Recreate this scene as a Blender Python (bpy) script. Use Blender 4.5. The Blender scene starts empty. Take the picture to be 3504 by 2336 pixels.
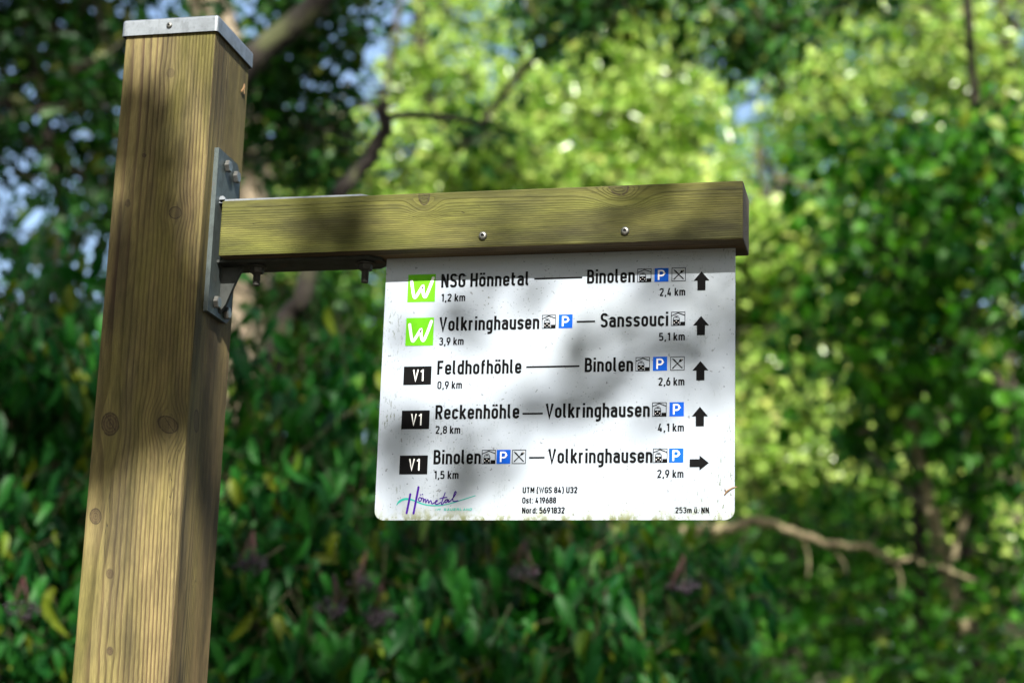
import bpy, bmesh, math, random
import numpy as np
from mathutils import Vector, Matrix
R = math.radians
# ------------------------------------------------------------------ camera
sc = bpy.context.scene
CAM = np.array([0.85014, -2.04434, 1.59951])
FW = np.array([-0.21449347, 0.94812895, 0.23461467])
RT = np.array([0.97650228, 0.21330019, 0.03076228])
UP = np.array([0.02087674, -0.23570007, 0.97160158])
FPX = 6456.563
cd = bpy.data.cameras.new('camera'); cam = bpy.data.objects.new('camera', cd)
sc.collection.objects.link(cam); sc.camera = cam
cam.matrix_world = Matrix(((RT[0], UP[0], -FW[0], CAM[0]), (RT[1], UP[1], -FW[1], CAM[1]),
                           (RT[2], UP[2], -FW[2], CAM[2]), (0, 0, 0, 1)))
cd.sensor_width = 36; cd.lens = FPX / 3504 * 36
cd.clip_start = .05; cd.clip_end = 2000
cd.dof.use_dof = True; cd.dof.focus_distance = 2.215; cd.dof.aperture_fstop = 3.9
# ------------------------------------------------------------------ world, sun, exposure
SUN = np.array([0.23373757, -0.73911609, 0.63172316])
E1 = np.array([0.95345942, 0.30152136, 0]); E2 = np.array([-0.19047802, 0.6023224, 0.77519407])
w = bpy.data.worlds.new('World'); sc.world = w; w.use_nodes = True
nt = w.node_tree; bg = nt.nodes['Background']
sky = nt.nodes.new('ShaderNodeTexSky'); sky.sky_type = 'NISHITA'; sky.sun_disc = False
sky.sun_elevation = R(39.2); sky.sun_rotation = R(162.4); sky.air_density = 1.0; sky.dust_density = 3
nt.links.new(sky.outputs[0], bg.inputs[0]); bg.inputs[1].default_value = .11
sl_ = bpy.data.lights.new('sun', 'SUN'); sl_.energy = 4.9; sl_.angle = R(.53); sl_.color = (1, .95, .87)
so = bpy.data.objects.new('sun', sl_); sc.collection.objects.link(so)
so.rotation_euler = Vector(SUN).to_track_quat('Z', 'Y').to_euler(); so.location = (1, -4, 6)
sc.view_settings.view_transform = 'Standard'; sc.view_settings.look = 'None'
sc.view_settings.gamma = 1; sc.view_settings.exposure = 1.4
sc.cycles.max_bounces = 7; sc.cycles.transmission_bounces = 4; sc.cycles.diffuse_bounces = 4
sc.cycles.use_denoising = True; sc.cycles.sample_clamp_indirect = 6
# ------------------------------------------------------------------ helpers
def at(u, v, D):
    "a point of the forest seen in direction (u,v), D metres into the view"
    return CAM + D * (FW + RT * (u - 1752) / FPX - UP * (v - 1168) / FPX)

def tag(o, label=None, cat=None, group=None, kind=None):
    for k, val in (('label', label), ('category', cat), ('group', group), ('kind', kind)):
        if val: o[k] = val
    return o

def empty(name, loc=(0, 0, 0)):
    o = bpy.data.objects.new(name, None); sc.collection.objects.link(o); o.location = loc
    o.empty_display_size = .1
    return o

class MB:
    def __init__(s): s.v = []; s.f = []; s.m = []
    def add(s, vs, fs, mi=0):
        b = len(s.v); s.v += [tuple(map(float, p)) for p in vs]
        s.f += [[i + b for i in f] for f in fs]; s.m += [mi] * len(fs)
    def tube(s, pts, rad, n=8, mi=0, cap=True):
        pts = [np.array(p, float) for p in pts]; N = len(pts)
        T = [pts[min(i + 1, N - 1)] - pts[max(i - 1, 0)] for i in range(N)]
        a = np.cross(T[0], [.3, .2, 1.]);
        if np.linalg.norm(a) < 1e-6: a = np.array([1., 0, 0])
        vs = []
        for i in range(N):
            t = T[i] / (np.linalg.norm(T[i]) + 1e-12)
            a = a - t * (a @ t); a /= (np.linalg.norm(a) + 1e-12); b = np.cross(t, a)
            for k in range(n):
                q = 2 * math.pi * k / n
                vs.append(pts[i] + rad[i] * (a * math.cos(q) + b * math.sin(q)))
        fs = [[i * n + k, i * n + (k + 1) % n, (i + 1) * n + (k + 1) % n, (i + 1) * n + k] for i in range(N - 1) for k in range(n)]
        if cap: fs += [list(range(n))[::-1], [(N - 1) * n + k for k in range(n)]]
        s.add(vs, fs, mi)
    def obj(s, name, mats, parent=None, smooth=False):
        me = bpy.data.meshes.new(name); me.from_pydata(s.v, [], s.f)
        for m in (mats if isinstance(mats, (list, tuple)) else [mats]): me.materials.append(m)
        me.polygons.foreach_set('material_index', s.m)
        if smooth: me.polygons.foreach_set('use_smooth', [True] * len(s.f))
        me.update()
        o = bpy.data.objects.new(name, me); sc.collection.objects.link(o)
        if parent: o.parent = parent
        return o

def bm_obj(name, bm, mats, parent=None, smooth=False):
    me = bpy.data.meshes.new(name); bm.normal_update(); bm.to_mesh(me); bm.free()
    for m in (mats if isinstance(mats, (list, tuple)) else [mats]): me.materials.append(m)
    if smooth: me.polygons.foreach_set('use_smooth', [True] * len(me.polygons))
    o = bpy.data.objects.new(name, me); sc.collection.objects.link(o)
    if parent: o.parent = parent
    return o

def bm_box(lo, hi, bev=0, seg=2):
    bm = bmesh.new()
    vs = [bm.verts.new((x, y, z)) for x in (lo[0], hi[0]) for y in (lo[1], hi[1]) for z in (lo[2], hi[2])]
    for f in ((0, 1, 3, 2), (4, 6, 7, 5), (0, 4, 5, 1), (2, 3, 7, 6), (0, 2, 6, 4), (1, 5, 7, 3)):
        bm.faces.new([vs[i] for i in f])
    bmesh.ops.recalc_face_normals(bm, faces=bm.faces)
    if bev: bmesh.ops.bevel(bm, geom=list(bm.edges), offset=bev, segments=seg, profile=.5, affect='EDGES')
    return bm

def loft(mb, sections, mi=0, cap=True):
    "sections: lists of points of equal length, joined ring to ring"
    n = len(sections[0]); vs = [p for s_ in sections for p in s_]
    fs = [[i * n + k, i * n + (k + 1) % n, (i + 1) * n + (k + 1) % n, (i + 1) * n + k] for i in range(len(sections) - 1) for k in range(n)]
    if cap: fs += [list(range(n))[::-1], [(len(sections) - 1) * n + k for k in range(n)]]
    mb.add(vs, fs, mi)

# ------------------------------------------------------------------ node helpers
class X:
    def __init__(s, t, sock): s.t = t; s.s = sock
    def _m(s, op, *o):
        n = s.t.nodes.new('ShaderNodeMath'); n.operation = op
        for i, q in enumerate((s,) + o):
            if isinstance(q, X): s.t.links.new(q.s, n.inputs[i])
            else: n.inputs[i].default_value = q
        return X(s.t, n.outputs[0])
    def __add__(s, o): return s._m('ADD', o)
    __radd__ = __add__
    def __sub__(s, o): return s._m('SUBTRACT', o)
    def __rsub__(s, o): return (s * -1) + o
    def __mul__(s, o): return s._m('MULTIPLY', o)
    __rmul__ = __mul__
    def __truediv__(s, o): return s._m('DIVIDE', o)
    def __pow__(s, o): return s._m('POWER', o)
    def sqrt(s): return s._m('SQRT')
    def abs(s): return s._m('ABSOLUTE')
    def fract(s): return s._m('FRACT')
    def exp(s): return s._m('EXPONENT')
    def max(s, o): return s._m('MAXIMUM', o)
    def min(s, o): return s._m('MINIMUM', o)
    def sin(s): return s._m('SINE')
    def smooth(s, a, b):
        n = s.t.nodes.new('ShaderNodeMapRange'); n.interpolation_type = 'SMOOTHSTEP'
        s.t.links.new(s.s, n.inputs[0]); n.inputs[1].default_value = a; n.inputs[2].default_value = b
        n.inputs[3].default_value = 0; n.inputs[4].default_value = 1
        return X(s.t, n.outputs[0])

def new_mat(name):
    m = bpy.data.materials.new(name); m.use_nodes = True
    return m, m.node_tree, m.node_tree.nodes['Principled BSDF']

def coords(t):
    c = t.nodes.new('ShaderNodeTexCoord'); sp = t.nodes.new('ShaderNodeSeparateXYZ')
    t.links.new(c.outputs['Object'], sp.inputs[0])
    return c.outputs['Object'], [X(t, sp.outputs[i]) for i in range(3)]

def noise(t, vec, scale, detail=3, rough=.55, mul=(1, 1, 1), off=(0, 0, 0), dist=0):
    mp = t.nodes.new('ShaderNodeMapping'); mp.inputs['Scale'].default_value = mul; mp.inputs['Location'].default_value = off
    t.links.new(vec, mp.inputs[0])
    n = t.nodes.new('ShaderNodeTexNoise'); n.inputs['Scale'].default_value = scale
    n.inputs['Detail'].default_value = detail; n.inputs['Roughness'].default_value = rough
    n.inputs['Distortion'].default_value = dist
    t.links.new(mp.outputs[0], n.inputs['Vector'])
    return X(t, n.outputs['Fac'])

def mix(t, fac, a, b, mode='MIX'):
    n = t.nodes.new('ShaderNodeMix'); n.data_type = 'RGBA'; n.blend_type = mode
    if isinstance(fac, X): t.links.new(fac.s, n.inputs[0])
    else: n.inputs[0].default_value = fac
    for i, q in ((6, a), (7, b)):
        if isinstance(q, tuple): n.inputs[i].default_value = (*q, 1)
        else: t.links.new(q, n.inputs[i])
    return n.outputs[2]

def bump(t, p, h, dist, strength=.6):
    b = t.nodes.new('ShaderNodeBump'); b.inputs['Strength'].default_value = strength; b.inputs['Distance'].default_value = dist
    t.links.new(h.s, b.inputs['Height']); t.links.new(b.outputs[0], p.inputs['Normal'])

def wood(name, ac, al, pith, lam, early, late, knots, green, grey, greenamt=.5, lateamt=.8, tilt=0, seed=0, fine=1.0):
    """softwood: annual rings about a pith, lines that part round the knots.
    ac / al: axis across and along the grain; pith: (across, depth below the face)"""
    m, t, p = new_mat(name); vec, c = coords(t); a, l = c[ac], c[al]
    st = [90., 90., 90.]; st[al] = 6.
    lo = [9., 9., 9.]; lo[al] = 1.6
    warp = noise(t, vec, 1, 2, .5, tuple(lo), (seed, 2, 3)) - .5
    u0 = a + warp * .011 - pith[0] + l * tilt
    # the rings
    kn = None; halo = None; kr = None
    for (ka, kl, ra, rl, amp, *kd) in knots:
        kd = kd[0] if kd else 1.
        da = a - ka; dl = l - kl
        dk_ = da + dl * (.4 if ra > .011 else .1)
        q = ((dk_ / ra) ** 2 + (dl / rl) ** 2) * (noise(t, vec, 60, 2) * .5 + .75)
        infl = (q * -.16).exp()
        u0 = u0 - (da / (da.abs() + .003)) * infl * (amp * ra)
        e = (q * -1).exp() * 1.0
        k1 = 1 - q.sqrt().smooth(.86, 1.02)
        rim = q.sqrt().smooth(.84, .98) * (1 - q.sqrt().smooth(1.0, 1.16))
        if ra < .007: rim = rim * .45
        if ra > .008: rim = rim.max((1 - (dl * .8 + da * 1.1 - ra * .15).abs().smooth(.0002, .0011)) * k1 * .9)
        k1 = k1 * ((q.sqrt() * 19).sin() * .22 + .78)
        h1 = (q * -.35).exp()
        k1 = k1 * kd; kn = k1 if kn is None else kn.max(k1)
        kr = rim if kr is None else kr.max(rim)
        halo = h1 if halo is None else halo.max(h1)
    r = (u0 * u0 + pith[1] ** 2).sqrt()
    slow = noise(t, vec, 1, 1, .5, tuple(x * 2.2 for x in lo), (7, seed, 1)) - .5
    ph = (r + slow * lam * 1.2) / lam
    fr = ph.fract()
    line = fr.smooth(.42, .88) * (1 - fr.smooth(.92, 1.0))
    fib = noise(t, vec, 1, 3, .7, tuple(x * 9 for x in st), (seed, 0, 5))
    fib2 = noise(t, vec, 1, 3, .6, tuple(x * 2.4 for x in st), (3, seed, 1))
    amt = noise(t, vec, 1, 2, .5, tuple(x * 1.5 for x in lo), (seed + 5, 1, 1)).smooth(.25, .6)
    la = line * (amt * .55 + .45) * lateamt
    col = mix(t, la, early, late)
    pink = noise(t, vec, 1, 2, .5, tuple(x * .9 for x in lo), (seed + 21, 4, 1)).smooth(.45, .75)
    col = mix(t, pink * .35, col, tuple(early[i] * (1.0, .72, .75)[i] for i in range(3)))
    g = noise(t, vec, 1, 3, .6, tuple(x * 1.6 for x in lo), (seed + 11, 3, 1))
    col = mix(t, g.smooth(.36, .72) * greenamt, col, green)
    gg = noise(t, vec, 1, 4, .6, tuple(x * 2.4 for x in lo), (seed + 31, 9, 1))
    col = mix(t, gg.smooth(.46, .75) * .55, col, grey)
    if kn is not None:
        col = mix(t, halo * .5, col, tuple(x * .66 for x in early))
        knc = noise(t, vec, 260, 3)
        col = mix(t, kn * (knc * .5 + .22), col, (late[0] * .8, late[1] * .85, late[2] * .9))
        col = mix(t, kr * knc.smooth(.2, .5) * .9, col, (.03, .021, .012))
    dk = (fib.smooth(.25, .75) * .42 + .76) * (fib2.smooth(.3, .7) * .22 + .86)
    bl = noise(t, vec, 1, 4, .6, tuple(x * 2.8 for x in lo), (seed + 41, 2, 6)); bl2 = noise(t, vec, 1, 3, .6, tuple(x * 6 for x in lo), (seed + 3, 12, 6))
    dk = dk * (bl.smooth(.34, .58) * .58 + .56) * (bl2.smooth(.3, .6) * .3 + .75)
    n = t.nodes.new('ShaderNodeMix'); n.data_type = 'RGBA'; n.blend_type = 'MULTIPLY'; n.inputs[0].default_value = 1
    t.links.new(col, n.inputs[6]); cb = t.nodes.new('ShaderNodeCombineColor')
    for i in range(3): t.links.new(dk.s, cb.inputs[i])
    t.links.new(cb.outputs[0], n.inputs[7])
    speck = noise(t, vec, 420, 2, .5).smooth(.73, .78)
    out = mix(t, speck * .5, n.outputs[2], (.03, .025, .015))
    # hairline drying cracks
    ck = noise(t, vec, 1, 2, .5, tuple(x * 1.1 for x in st), (seed + 2, 8, 8))
    crk = (1 - (ck - .5).abs().smooth(.0, .006)) * noise(t, vec, 1, 1, .5, tuple(x * 3 for x in lo), (4, 4, seed)).smooth(.55, .7)
    out = mix(t, crk * .75, out, (.02, .015, .01))
    t.links.new(out, p.inputs['Base Color'])
    p.inputs['Roughness'].default_value = .78; p.inputs['Specular IOR Level'].default_value = .3
    hgt = line * .55 + fib * .5 + fib2 * .35 - crk * .8
    bump(t, p, hgt, .0012, .75)
    return m

def metal(name, base, rough=.45, metallic=.85, rust=0, scale=60):
    m, t, p = new_mat(name); vec, c = coords(t)
    a = noise(t, vec, scale, 4, .6); b = noise(t, vec, scale * 5, 3, .6, (1, 1, .4)); d = noise(t, vec, scale * .35, 2)
    col = mix(t, a.smooth(.3, .7) * .7, base, tuple(x * .62 for x in base))
    col = mix(t, noise(t, vec, scale * 1.7, 5, .75, (1, 1, .5), (5, 5, 5)).smooth(.5, .62) * .45, col, tuple(x * .5 for x in base))
    col = mix(t, b.smooth(.62, .72) * .5, col, tuple(x * .4 for x in base))
    if rust: col = mix(t, d.smooth(.6, .72) * a.smooth(.45, .6) * rust, col, (.16, .06, .025))
    t.links.new(col, p.inputs['Base Color']); p.inputs['Metallic'].default_value = metallic
    rr = a * .3 + (rough - .12); t.links.new(rr.s, p.inputs['Roughness'])
    bump(t, p, b * .5 + a, .0006, .35)
    return m

def ink(name, col, rough=.5):
    m, t, p = new_mat(name); vec, c = coords(t)
    n = noise(t, vec, 500, 3, .6).smooth(.64, .72)
    n2 = noise(t, vec, 90, 4, .7).smooth(.5, .8)
    cc = mix(t, n2 * .15, col, tuple(min(1, x * .9 + .001) for x in col))
    cc = mix(t, n * .15, cc, (.05, .05, .03))
    t.links.new(cc, p.inputs['Base Color']); p.inputs['Roughness'].default_value = rough
    p.inputs['Specular IOR Level'].default_value = .05
    return m

# ------------------------------------------------------------------ signpost
ZT = 2.508; ZB = ZT - .28195; ZS = ZT - .59897; XL = .21593; SW = 420.0; SH = 317.0
A = .12; BY0, BY1 = .0246, .0954; BX0, BX1 = .0134, .6485; BZ1 = ZB + .0702
zz = lambda z: ZT + z
M_post_f = wood('weathered_post_front', 0, 2, (-.102, .115), .0031, (.178, .144, .060), (.054, .031, .019),
    [(-.0557, zz(-.0516), .0052, .0060, .9), (-.0355, zz(-.2331), .0078, .0075, 1.2, .8), (-.0245, zz(-.4944), .0115, .0100, 1.6),
     (-.0978, zz(-.4928), .0105, .0135, 1.1, 1.75), (-.1067, zz(-.6028), .0070, .0090, 1., 1.5), (-.0828, zz(-.6702), .0046, .0060, .9, 1.7),
     (-.0751, zz(-.759), .0042, .0050, .9, 1.9), (-.0822, zz(-.1579), .0026, .0030, .7, 2.), (-.0986, zz(-.2185), .0036, .0050, .6, 1.6)],
    (.085, .085, .012), (.062, .050, .032), .75, .95, tilt=.012, seed=1)
M_post_s = wood('weathered_post_side', 1, 2, (.02, .045), .0029, (.125, .098, .042), (.052, .036, .018),
    [(.046, zz(-.052), .0042, .0065, .7), (.0262, zz(-.4853), .0080, .0125, .8)], (.10, .09, .022), (.055, .047, .03), .6, .75, seed=4)
M_beam_f = wood('weathered_beam_front', 2, 0, (BZ1 - .004, .012), .0027, (.118, .114, .028), (.040, .036, .012),
    [(BZ1 - .004, .2693, .0110, .0065, 2.2, 1.4), (BZ1 + .001, .5024, .0125, .0120, 2.8, 1.3)], (.068, .078, .009), (.044, .040, .024), .8, .62, seed=7)
M_beam_b = wood('weathered_beam_underside', 1, 0, (.03, .03), .004, (.12, .08, .04), (.06, .035, .02), [], (.06, .06, .02), (.04, .035, .025), .5, .7, seed=9)

def end_grain():
    m, t, p = new_mat('weathered_end_grain'); vec, c = coords(t)
    dy = c[1] - .03; dz = c[2] - (BZ1 + .03)
    r = (dy * dy + dz * dz).sqrt() + (noise(t, vec, 60, 2) - .5) * .003
    fr = (r / .0032).fract(); line = fr.smooth(.3, .85) * (1 - fr.smooth(.9, 1))
    n = noise(t, vec, 300, 3)
    col = mix(t, line * .85, (.07, .056, .034), (.018, .014, .010)); col = mix(t, n.smooth(.5, .75) * .6, col, (.05, .045, .025))
    t.links.new(col, p.inputs['Base Color']); p.inputs['Roughness'].default_value = .9
    bump(t, p, line + n, .001, .8)
    return m
M_end = end_grain()
M_zinc = metal('galvanised_steel', (.27, .30, .33), .5, .7)
M_zincd = metal('galvanised_steel_worn', (.085, .108, .108), .55, .55, .9, 45)
M_steel_shaded = metal('shaded_bracket_steel', (.035, .040, .037), .65, .35, .5, 45)  # bracket steel darkened: the shade under the arm is put into its colour
M_bolt = metal('zinc_bolt', (.30, .30, .28), .38, .9, .3, 200)
M_thread = metal('dark_bolt', (.07, .07, .065), .55, .6, .4, 200)
M_socket, _t, _p = new_mat('socket_hole'); _p.inputs['Base Color'].default_value = (.01, .01, .01, 1)

root = empty('signpost')
tag(root, 'weathered square wooden post with a metal cap and an arm carrying a white hiking sign', 'signpost')

# post
bm = bm_box((-A, 0, 0), (0, A, ZT + .012), .0028, 2)
bm.normal_update()
for f in bm.faces: f.material_index = 1 if abs(f.normal.x) > .72 else 0
bm_obj('wooden_post', bm, [M_post_f, M_post_s], root)

# cap: folded sheet, open below
bm = bm_box((-A - .0038, -.0038, ZT - .0005), (.0038, A + .0038, ZT + .0212))
top_edges = [e for e in bm.edges if all(v.co.z > ZT + .01 for v in e.verts)]
ver = [e for e in bm.edges if abs(e.verts[0].co.z - e.verts[1].co.z) > .01]
bmesh.ops.delete(bm, geom=[f for f in bm.faces if all(v.co.z < ZT for v in f.verts)], context='FACES_ONLY')
bmesh.ops.bevel(bm, geom=[e for e in bm.edges if e.is_valid and (all(v.co.z > ZT + .01 for v in e.verts) or abs(e.verts[0].co.z - e.verts[1].co.z) > .01)],
                offset=.0040, segments=4, profile=.5, affect='EDGES')
cap = bm_obj('post_cap', bm, M_zinc, root)
md = cap.modifiers.new('thick', 'SOLIDIFY'); md.thickness = .0014; md.offset = -1

def screw(name, P, axis, r, parent, hexhole=True):
    "domed head screw seen end on; axis = outward direction"
    n = Vector(axis).normalized(); a = n.orthogonal().normalized(); b = n.cross(a); P = Vector(P)
    mb = MB(); secs = []
    for rr, h in ((1, 0), (1, .18), (.9, .42), (.7, .58), (.44, .64)):
        secs.append([P + n * (h * r) + (a * math.cos(q) + b * math.sin(q)) * (rr * r) for q in [2 * math.pi * k / 20 for k in range(20)]])
    loft(mb, secs, 0, False)
    s20 = len(mb.v) - 20
    ring = [P + n * (.64 * r) + (a * math.cos(q) + b * math.sin(q)) * (.40 * r) for q in [2 * math.pi * k / 20 for k in range(20)]]
    low = [P + n * (.25 * r) + (a * math.cos(q) + b * math.sin(q)) * (.38 * r) for q in [2 * math.pi * k / 20 for k in range(20)]]
    loft(mb, [secs[-1], ring], 0, False); loft(mb, [ring, low], 1, False); mb.add(low, [list(range(20))], 1)
    return mb.obj(name, [M_bolt, M_socket], parent, False)
screw('screw', (-.0605, -.0040, ZT + .0100), (0, -1, 0), .0038, cap)

# beam
bm = bm_box((BX0, BY0, ZB), (BX1, BY1, BZ1), .0022, 2); bm.normal_update()
for f in bm.faces:
    n = f.normal
    f.material_index = 2 if abs(n.x) > .72 else (1 if abs(n.z) > .72 else 0)
beam = bm_obj('arm_beam', bm, [M_beam_f, M_beam_b, M_end], root)
for x in (.3431, .5122): screw('screw', (x, BY0 - .0002, ZT - .2680), (0, -1, 0), .0051, beam)

# mounting bracket: face plate, straps over and under the beam, gusset
def prism(mb, poly, k, d0, d1, mi=0):
    "polygon in the two axes other than k, extruded along axis k"
    def P(a, b, d): q = [a, b]; q.insert(k, d); return q
    n = len(poly); vs = [P(a, b, d0) for a, b in poly] + [P(a, b, d1) for a, b in poly]
    mb.add(vs, [list(range(n)), [n + i for i in range(n)][::-1]] + [[i, n + i, n + (i + 1) % n, (i + 1) % n][::-1] for i in range(n)], mi)
mb = MB()
c_ = .012
prism(mb, [(.0215, zz(-.351)), (.0985 - c_, zz(-.351)), (.0985, zz(-.351 + c_)), (.0985, zz(-.144 - c_)), (.0985 - c_, zz(-.144)), (.0215 , zz(-.144))], 0, .0003, .0062)
brk = mb.obj('mounting_bracket', M_zincd, root)
mb = MB(); prism(mb, [(.0063, .034), (.188, .034), (.2, .044), (.2, .076), (.188, .086), (.0063, .086)], 2, BZ1 + .0003, BZ1 + .0046)
mb.tube([(.0095, .034, BZ1 + .005), (.0095, .086, BZ1 + .005)], [.0045, .0045], 8)
mb.obj('upper_strap', M_zinc, brk)
mb = MB(); prism(mb, [(.0063, .040), (.200, .040), (.2125, .050), (.2125, .077), (.200, .090), (.0063, .090)], 2, ZB - .0036, ZB - .0003)
mb.obj('lower_strap', M_steel_shaded, brk)
mb = MB(); prism(mb, [(.0064, zz(-.345)), (.0064, ZB - .0052), (.034, ZB - .0052), (.026, ZB - .022), (.014, zz(-.335))], 1, .0565, .0625)
mb.obj('gusset', M_steel_shaded, brk)
for bmo in (brk,) : pass
def hexbolt(name, P, axis, r, h, parent, mat, stud=0, washer=1.35):
    n = Vector(axis).normalized(); a = n.orthogonal().normalized(); b = n.cross(a); P = Vector(P); mb = MB()
    ring = lambda rr, hh, N, o=.3: [P + n * hh + (a * math.cos(2 * math.pi * k / N + o) + b * math.sin(2 * math.pi * k / N + o)) * rr for k in range(N)]
    if washer: loft(mb, [ring(r * washer, 0, 20), ring(r * washer, .0014, 20)])
    loft(mb, [ring(r, .0014, 6), ring(r, h * .86, 6), ring(r * .86, h, 6)])
    if stud:
        secs = []; z = h - .001; k = 0
        while z < h + stud:
            secs.append(ring(.0047 if k % 2 else .0040, z, 12)); z += .0009; k += 1
        loft(mb, secs)
    return mb.obj(name, mat, parent)
for y, z in ((.0472, -.1600), (.0773, -.1640), (.0413, -.3355), (.0770, -.3400)):
    hexbolt('hex_bolt', (.0062, y, zz(z)), (1, 0, 0), .0078, .0068, brk, M_bolt, washer=0)
for x in (.0513, .1896): hexbolt('threaded_bolt', (x, .06, ZB - .0051), (0, 0, -1), .0088, .0085, brk, M_thread, .0155)

# sign plate -----------------------------------------------------
def plate_mat():
    m, t, p = new_mat('white_sign_sheet'); vec, c = coords(t)
    x = c[0] - XL; z = c[2] - ZS
    sp = noise(t, vec, 330, 3, .6).smooth(.635, .675); patch = noise(t, vec, 14, 3, .6).smooth(.42, .68)
    drip = noise(t, vec, 1, 3, .65, (420, 420, 130), (3, 1, 2)).smooth(.575, .655)
    right = x.smooth(.33, .42); left = 1 - x.smooth(0., .06); low = 1 - z.smooth(.0, .022); mid = 1 - z.smooth(.05, .2)
    alg = noise(t, vec, 1, 4, .7, (90, 90, 60)).smooth(.35, .7)
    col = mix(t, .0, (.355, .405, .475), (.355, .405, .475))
    film = noise(t, vec, 8, 4, .6)
    col = mix(t, film.smooth(.35, .75) * .18, col, (.28, .30, .25))
    col = mix(t, low * alg * .8, col, (.20, .215, .06))
    col = mix(t, (1 - z.smooth(0., .008)) * alg.smooth(.2, .7) * .6, col, (.07, .08, .012))
    col = mix(t, (right * .7 + left * .8 + mid * .35).min(1) * drip * patch, col, (.075, .09, .025))
    col = mix(t, sp * (patch * .7 + .1), col, (.09, .095, .05))
    dots = noise(t, vec, 240, 1, .4).smooth(.745, .765)
    col = mix(t, dots * .5, col, (.05, .04, .025))
    t.links.new(col, p.inputs['Base Color']); p.inputs['Roughness'].default_value = .42; p.inputs['Specular IOR Level'].default_value = .3
    bump(t, p, sp + drip * .5, .0003, .3)
    return m
M_plate = plate_mat()
M_ink = ink('black_print', (.004, .004, .0045)); M_white = ink('white_print', (.78, .78, .78)); M_green = ink('green_print', (.11, .42, .012))
M_blue = ink('blue_print', (.006, .085, .50)); M_violet = ink('violet_print', (.05, .008, .22)); M_teal = ink('teal_print', (.03, .36, .30))

def rounded_plate():
    r = 11.; pts = [(0, 328), (0, r)]
    pts += [(r - r * math.cos(q), r - r * math.sin(q)) for q in np.linspace(0, math.pi / 2, 9)[1:]]
    pts += [(SW - r + r * math.sin(q), r - r * math.cos(q)) for q in np.linspace(0, math.pi / 2, 9)]
    pts += [(SW, 328)]
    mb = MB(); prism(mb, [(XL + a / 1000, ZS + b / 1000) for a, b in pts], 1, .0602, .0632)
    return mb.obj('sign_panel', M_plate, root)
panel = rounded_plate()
PY = .0602

class Print(MB):
    "flat print on the sheet, millimetres from its lower left corner"
    def __init__(s, lift=.3): super().__init__(); s.l = lift
    def poly(s, pts, mi=0, up=0):
        s.l += .012
        s.add([(XL + a / 1000, PY - (s.l + up) / 1000, ZS + b / 1000) for a, b in pts], [list(range(len(pts)))], mi)
    def rect(s, x, y, w_, h_, mi=0, up=0): s.poly([(x, y), (x + w_, y), (x + w_, y + h_), (x, y + h_)], mi, up)
    def disc(s, x, y, r, mi=0, up=0, n=16): s.poly([(x + r * math.cos(2 * math.pi * k / n), y + r * math.sin(2 * math.pi * k / n)) for k in range(n)], mi, up)
    def stroke(s, pts, wd, closed=False, mi=0, up=0):
        s.l += .012
        P = [np.array(p[:2], float) for p in pts]; n = len(P)
        W = wd if isinstance(wd, (list, np.ndarray)) else [wd] * n
        Lf, Rg = [], []
        for i in range(n):
            a = P[i] - P[i - 1] if (i or closed) else None
            b = P[(i + 1) % n] - P[i] if (i < n - 1 or closed) else None
            if a is None: a = b
            if b is None: b = a
            a = a / (np.hypot(*a) + 1e-9); b = b / (np.hypot(*b) + 1e-9)
            na = np.array([-a[1], a[0]]); nb = np.array([-b[1], b[0]]); m_ = na + nb
            m_ = m_ / max(np.hypot(*m_), 1e-6); k = min(1 / max(m_ @ na, .3), 2.2)
            Lf.append(P[i] + m_ * k * W[i] / 2); Rg.append(P[i] - m_ * k * W[i] / 2)
        y = PY - (s.l + up) / 1000
        vs = [(XL + q[0] / 1000, y, ZS + q[1] / 1000) for q in Lf + Rg]
        e = n if closed else n - 1
        s.add(vs, [[i, n + i, n + (i + 1) % n, (i + 1) % n] for i in range(e)], mi)

def rounded(pts, closed=False):
    out = []; n = len(pts)
    for i, p in enumerate(pts):
        r = p[2] if len(p) > 2 else 0
        if r <= 0 or (not closed and i in (0, n - 1)): out.append((p[0], p[1])); continue
        P = np.array(p[:2]); a = np.array(pts[i - 1][:2]) - P; b = np.array(pts[(i + 1) % n][:2]) - P
        la, lb = np.hypot(*a), np.hypot(*b); a /= la; b /= lb
        r = min(r, la * .5 if (closed or i > 1) else la, lb * .5 if (closed or i < n - 2) else lb)
        s_, e_ = P + a * r, P + b * r
        for q in np.linspace(0, math.pi / 2, 6):   # right-angle corners: a true arc
            c = P + (a + b) * r
            out.append(tuple(c - b * r * math.cos(q) - a * r * math.sin(q)))
    return out

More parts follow.
